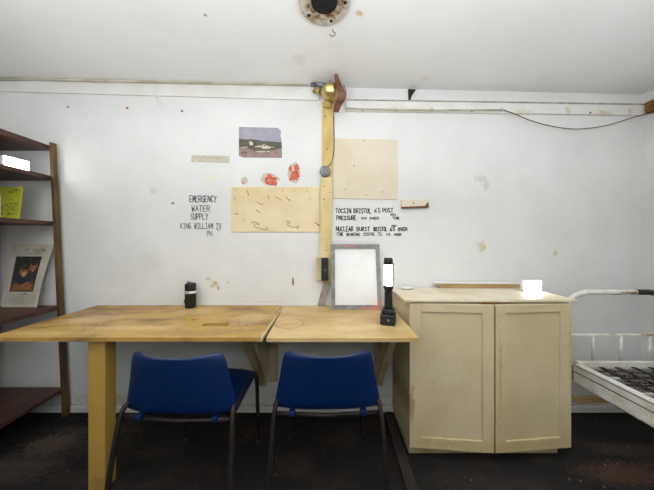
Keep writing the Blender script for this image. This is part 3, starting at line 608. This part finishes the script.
bm = B(); lathe(bm, [(.006,0),(.006,.004)], Mr @ Matrix.Translation((-.415,-.02,.47)) @ Matrix.Rotation(math.pi/2,4,'X'), 10); o = obj('keyhole_plate', bm, M['rust']); o.parent = dr_; o.matrix_parent_inverse = Matrix.Translation(t.location).inverted()
bm = B(); box(bm, .85, .95, 1.364, 1.3715, ZT-.004, ZT+.003); keep(obj('catch_plate', bm, M['rust'], None, .001), t)
# loose plank at the back and little dish
ZW = ZT+.015
t = thing('loose_plank', 'loose narrow wooden plank lying along the wall on top of the cupboard', 'plank', (1.05,1.72,ZW))
bm = B(); hexa(bm, [(.78,1.718,ZW+.0005),(1.33,1.718,ZW+.0005),(1.33,1.75,ZW+.0005),(.78,1.75,ZW+.0005)], [(.75,1.726,ZW+.03),(1.33,1.726,ZW+.026),(1.33,1.75,ZW+.026),(.76,1.75,ZW+.03)])
keep(obj('plank_board', bm, M['wood'], None, .002), t)
bm = B(); bm2 = hexa(bm, [(.745,1.722,ZW+.0305),(1.33,1.722,ZW+.0265),(1.33,1.751,ZW+.0265),(.75,1.751,ZW+.0305)], [(.745,1.722,ZW+.041),(1.33,1.722,ZW+.036),(1.33,1.751,ZW+.036),(.745,1.751,ZW+.041)])
keep(obj('white_face', bm, M['white'], None, .001), t)
t = thing('small_dish', 'small shallow white oval dish at the back left of the cupboard top', 'dish', (.535,1.70,ZW))
bm = B(); lathe(bm, [(.02,.0005),(.034,.004),(.044,.013),(.042,.0135),(.032,.006),(.001,.004)], Matrix.Translation((.54,1.685,ZW)), 28); keep(obj('bowl', bm, M['white'], None), t)

# ------------------------------------------------------------ chairs
def make_chair(name, label):
    t = thing(name, label, 'chair')
    prof = [(.215,.418,.185,0),(.205,.440,.198,0),(.15,.452,.203,0),(.05,.448,.205,0),(-.06,.442,.205,0),(-.14,.440,.212,.1),(-.19,.446,.220,.35),(-.222,.462,.226,.7),(-.235,.49,.226,1),(-.24,.53,.218,1),(-.246,.60,.204,1),(-.251,.65,.198,1),(-.255,.695,.190,1),(-.257,.718,.180,1),(-.257,.727,.162,1)]
    prof = [(y, z-(max(0,z-.6)*.11), hw*1.06, bk) for y, z, hw, bk in prof]
    bm = B(); G = []; n = 14
    for (y, z, hw, bk) in prof:
        row = []
        for i in range(n+1):
            s = -1 + 2*i/n; s4 = abs(s)**3
            yy = y + bk*.055*s4; zz = z - (1-bk)*(.022*s4) + (1-bk)*0
            if bk == 1 and z > .6: zz += (.014*(s*s) - .006)*min(1, (z-.6)/.13)*(1 if abs(s) < .9 else .55)
            if abs(bk-.35) < .01 or abs(bk-.7) < .01: zz += .01*s4
            row.append(bm.verts.new((hw*s, yy, zz)))
        G.append(row)
    for j in range(len(G)-1):
        for i in range(n):
            f = bm.faces.new((G[j][i],G[j][i+1],G[j+1][i+1],G[j+1][i])); f.smooth = True
    o = obj('seat_shell', bm, M['blue'], t)
    s = o.modifiers.new('thick','SOLIDIFY'); s.thickness = .007; s.offset = 0
    s = o.modifiers.new('sub','SUBSURF'); s.levels = 1; s.render_levels = 2
    for sx in (-1, 1):
        bm = B(); box(bm, sx*.16-.013, sx*.16+.013, -.222, -.18, .430, .452); r = obj('shell_lug', bm, M['blue'], t, .004)
    for sx in (-1, 1):
        bm = B(); tube(bm, smooth_path([(sx*.254,-.285,.012),(sx*.247,-.262,.2),(sx*.240,-.232,.38),(sx*.235,-.214,.455),(sx*.230,-.19,.478),(sx*.222,-.16,.463),(sx*.214,-.13,.436)],5), .0105, 10); o = obj('rear_leg', bm, M['chrome'], t)
        bm = B(); lathe(bm, [(.014,0),(.015,.004),(.014,.025)], Matrix.Translation((sx*.254,-.285,0)), 12); f = obj('rubber_foot', bm, M['black'], o)
        bm = B(); tube(bm, smooth_path([(sx*.215,-.13,.434),(sx*.2,.0,.431),(sx*.2,.12,.431)],4), .0095, 10); obj('side_rail', bm, M['chrome'], t)
        bm = B(); tube(bm, smooth_path([(sx*.2,.12,.431),(sx*.203,.16,.42),(sx*.21,.178,.38),(sx*.212,.190,.2),(sx*.215,.205,.012)],5), .0105, 10); o = obj('front_leg', bm, M['chrome'], t)
        bm = B(); lathe(bm, [(.014,0),(.015,.004),(.014,.025)], Matrix.Translation((sx*.215,.205,0)), 12); obj('rubber_foot', bm, M['black'], o)
    for y in (-.205, .13):
        bm = B(); tube(bm, [(-.232+.03*(y>0),y,.436),(0,y,.424),(.232-.03*(y>0),y,.436)], .009, 10); obj('cross_bar', bm, M['chrome'], t)
    return t
ch = make_chair('plastic_chair', 'blue plastic chair nearest the ochre desk leg, under the long desk')
ch2 = ch.copy(); COL.objects.link(ch2); ch2['label'] = 'blue plastic chair below the ring-stained shorter desk, nearest the cupboard'
for c in list(ch.children):
    k = c.copy(); COL.objects.link(k); k.parent = ch2
    for g in c.children:
        q = g.copy(); COL.objects.link(q); q.parent = k
ch.scale = (1.03,1.03,1.02); ch.location = (-.633, 1.285, 0); ch.rotation_euler = (0,0,math.radians(-2))
ch2.location = (.0, 1.325, 0); ch2.rotation_euler = (0,0,math.radians(1))
for c in (ch, ch2): c['group'] = 'blue plastic chairs at the desk'

# ------------------------------------------------------------ bed frame on the right
t = thing('bed_frame', 'white enamelled metal bed frame with rusty wire mesh in the right corner', 'bed', (1.9,1.0,0))
def P(name, bm, m, par=None, bevel=0.0):
    o = obj(name, bm, m, None, bevel); o.parent = par or t; o.matrix_parent_inverse = Matrix.Translation(t.location).inverted(); return o
YH = 1.62
bm = B(); tube(bm, smooth_path([(1.555,YH,0),(1.555,YH,.4),(1.555,YH,.74),(1.562,YH,.795),(1.595,YH,.842),(1.66,YH,.870),(1.72,YH,.875),(2.0,YH,.875),(2.10,YH,.873),(2.15,YH,.855),(2.185,YH,.815),(2.193,YH,.76),(2.193,YH,.4),(2.193,YH,0)],5), .0165, 14)
P('head_tube', bm, M['bedw'])
bm = B(); tube(bm, smooth_path([(2.0,YH,.875),(2.06,YH,.875),(2.10,YH,.873),(2.15,YH,.855),(2.17,YH,.835)],5), .018, 12)
P('rusty_wrapping', bm, M['spring'])
bm = B(); box(bm, 1.56, 2.19, YH-.008, YH+.008, .590, .604); P('head_cross_bar', bm, M['bedw'], bevel=.002)
for x in (1.724, 1.905, 2.09):
    bm = B(); tube(bm, [(x,YH,.42),(x,YH,.59)], .008, 10); P('head_bar', bm, M['bedw'])
bm = B(); box(bm, 1.60, 2.19, YH-.015, YH+.015, .163, .198); P('lower_cross_bar', bm, M['wood'], bevel=.002)
YE = -.35
bm = B(); box(bm, 1.575, 1.628, YE, 1.60, .413, .420); box(bm, 1.575, 1.581, YE, 1.60, .378, .420); P('side_rail', bm, M['bedw'], bevel=.0015)
bm = B(); box(bm, 1.577, 1.62, YE, 1.60, .300, .307); box(bm, 1.577, 1.583, YE, 1.60, .300, .370); P('lower_side_rail', bm, M['bedw'], bevel=.0015)
bm = B(); box(bm, 1.583, 1.589, YE, 1.60, .365, .385); P('rail_spacer', bm, M['rust'])
bm = B(); box(bm, 2.16, 2.19, YE, 1.60, .36, .420); P('side_rail', bm, M['bedw'], bevel=.0015)
bm = B(); box(bm, 1.60, 2.16, 1.585, 1.61, .40, .436); P('end_rail', bm, M['bedw'], bevel=.0015)
bm = B(); box(bm, 1.578, 1.594, 1.60, 1.612, .315, .40); P('corner_bolt_plate', bm, M['grey'], bevel=.001)
bm = B(); box(bm, 1.628, 2.16, YE, YE+.03, .36, .42); P('end_rail', bm, M['bedw'], bevel=.0015)
for yy in (YE+.02,):
    for x in (1.61, 2.18):
        bm = B(); tube(bm, [(x,yy,0),(x,yy,.4)], .018, 12); P('foot_post', bm, M['bedw'])
mesh = None
for k, x in enumerate((1.735, 1.835, 1.94, 2.045, 2.125)):
    bm = B(); box(bm, x-.012, x+.012, .0, 1.585, .403, .408); P('mesh_strap', bm, M['spring'])
for j in range(17):
    y = 1.53 - j*.075; bm = B()
    tube(bm, [(1.628,y,.409),(1.735,y,.405),(1.835,y+.02,.400),(1.94,y-.01,.399),(2.045,y+.015,.400),(2.155,y,.407)], 0.0026, 6)
    tube(bm, [(1.64,y-.05,.402),(1.8,y-.06,.395),(2.0,y-.05,.394),(2.15,y-.055,.402)], .0022, 5)
    tube(bm, [(1.70,y-.03,.404),(1.9,y-.045,.396),(2.12,y-.028,.404)], .0028, 6)
    P('cross_wire', bm, M['spring'])
M['wire'] = mat('rust_brown_wire', srgb(116,94,76), srgb(74,56,44), 30, 0.6)
for j in range(22):
    x = 1.64 + j*.024; bm = B(); tube(bm, [(x,.0,.392),(x+.01,.5,.388),(x-.008,1.0,.39),(x,1.58,.394)], .0026, 5); P('long_wire', bm, M['wire'])
for j in range(8):
    y = 1.45 - j*.15; bm = B(); pts = []
    for k in range(50): a = k*.9; pts.append((1.632+k*.0014, y+.008*math.cos(a), .406+.008*math.sin(a)))
    tube(bm, pts, .0016, 5); P('coil_spring', bm, M['bedw'])

# ------------------------------------------------------------ floor bits
bm = B(); hexa(bm, [(.375,1.1,.0005),(.43,1.1,.0005),(.455,1.74,.0005),(.40,1.74,.0005)], [(.375,1.1,.02),(.43,1.1,.02),(.455,1.74,.02),(.40,1.74,.02)])
M['plankd'] = mat('dark_floor_plank', srgb(50,42,38), srgb(30,24,22), 14, 0.6, 0.3, 30, stretch=(3,.4,1))
tag(obj('floor_plank', bm, M['plankd'], bevel=.003), 'dark damp wooden plank lying on the floor along the cupboard side', 'plank')
bm = B(); rn = random.Random(21)
for k in range(80):
    x = rn.uniform(-1.9, 2.1); y = rn.uniform(.95, 1.7) if rn.random() < .6 else rn.uniform(1.3,1.7)
    if -1.9 < x < -1.2: y = rn.uniform(1.1,1.7)
    if .4 < x < 1.4 and y > 1.3: y = rn.uniform(1.1,1.28)
    s = rn.uniform(.0015,.0055); a = rn.random()*6
    pts = [(x+s*math.cos(a+q*1.57)*rn.uniform(.5,1.4), y+s*math.sin(a+q*1.57)*rn.uniform(.5,1.4), .0003) for q in range(4)]
    plate(bm, pts, Vector((0,0,.003)))
M['crumb'] = mat('plaster_crumbs', srgb(120,112,100), srgb(80,70,58), 40, 0.8)
tag(obj('floor_debris', bm, M['crumb']), 'pale crumbs of plaster and dirt scattered over the dark floor', 'debris', kind='stuff')
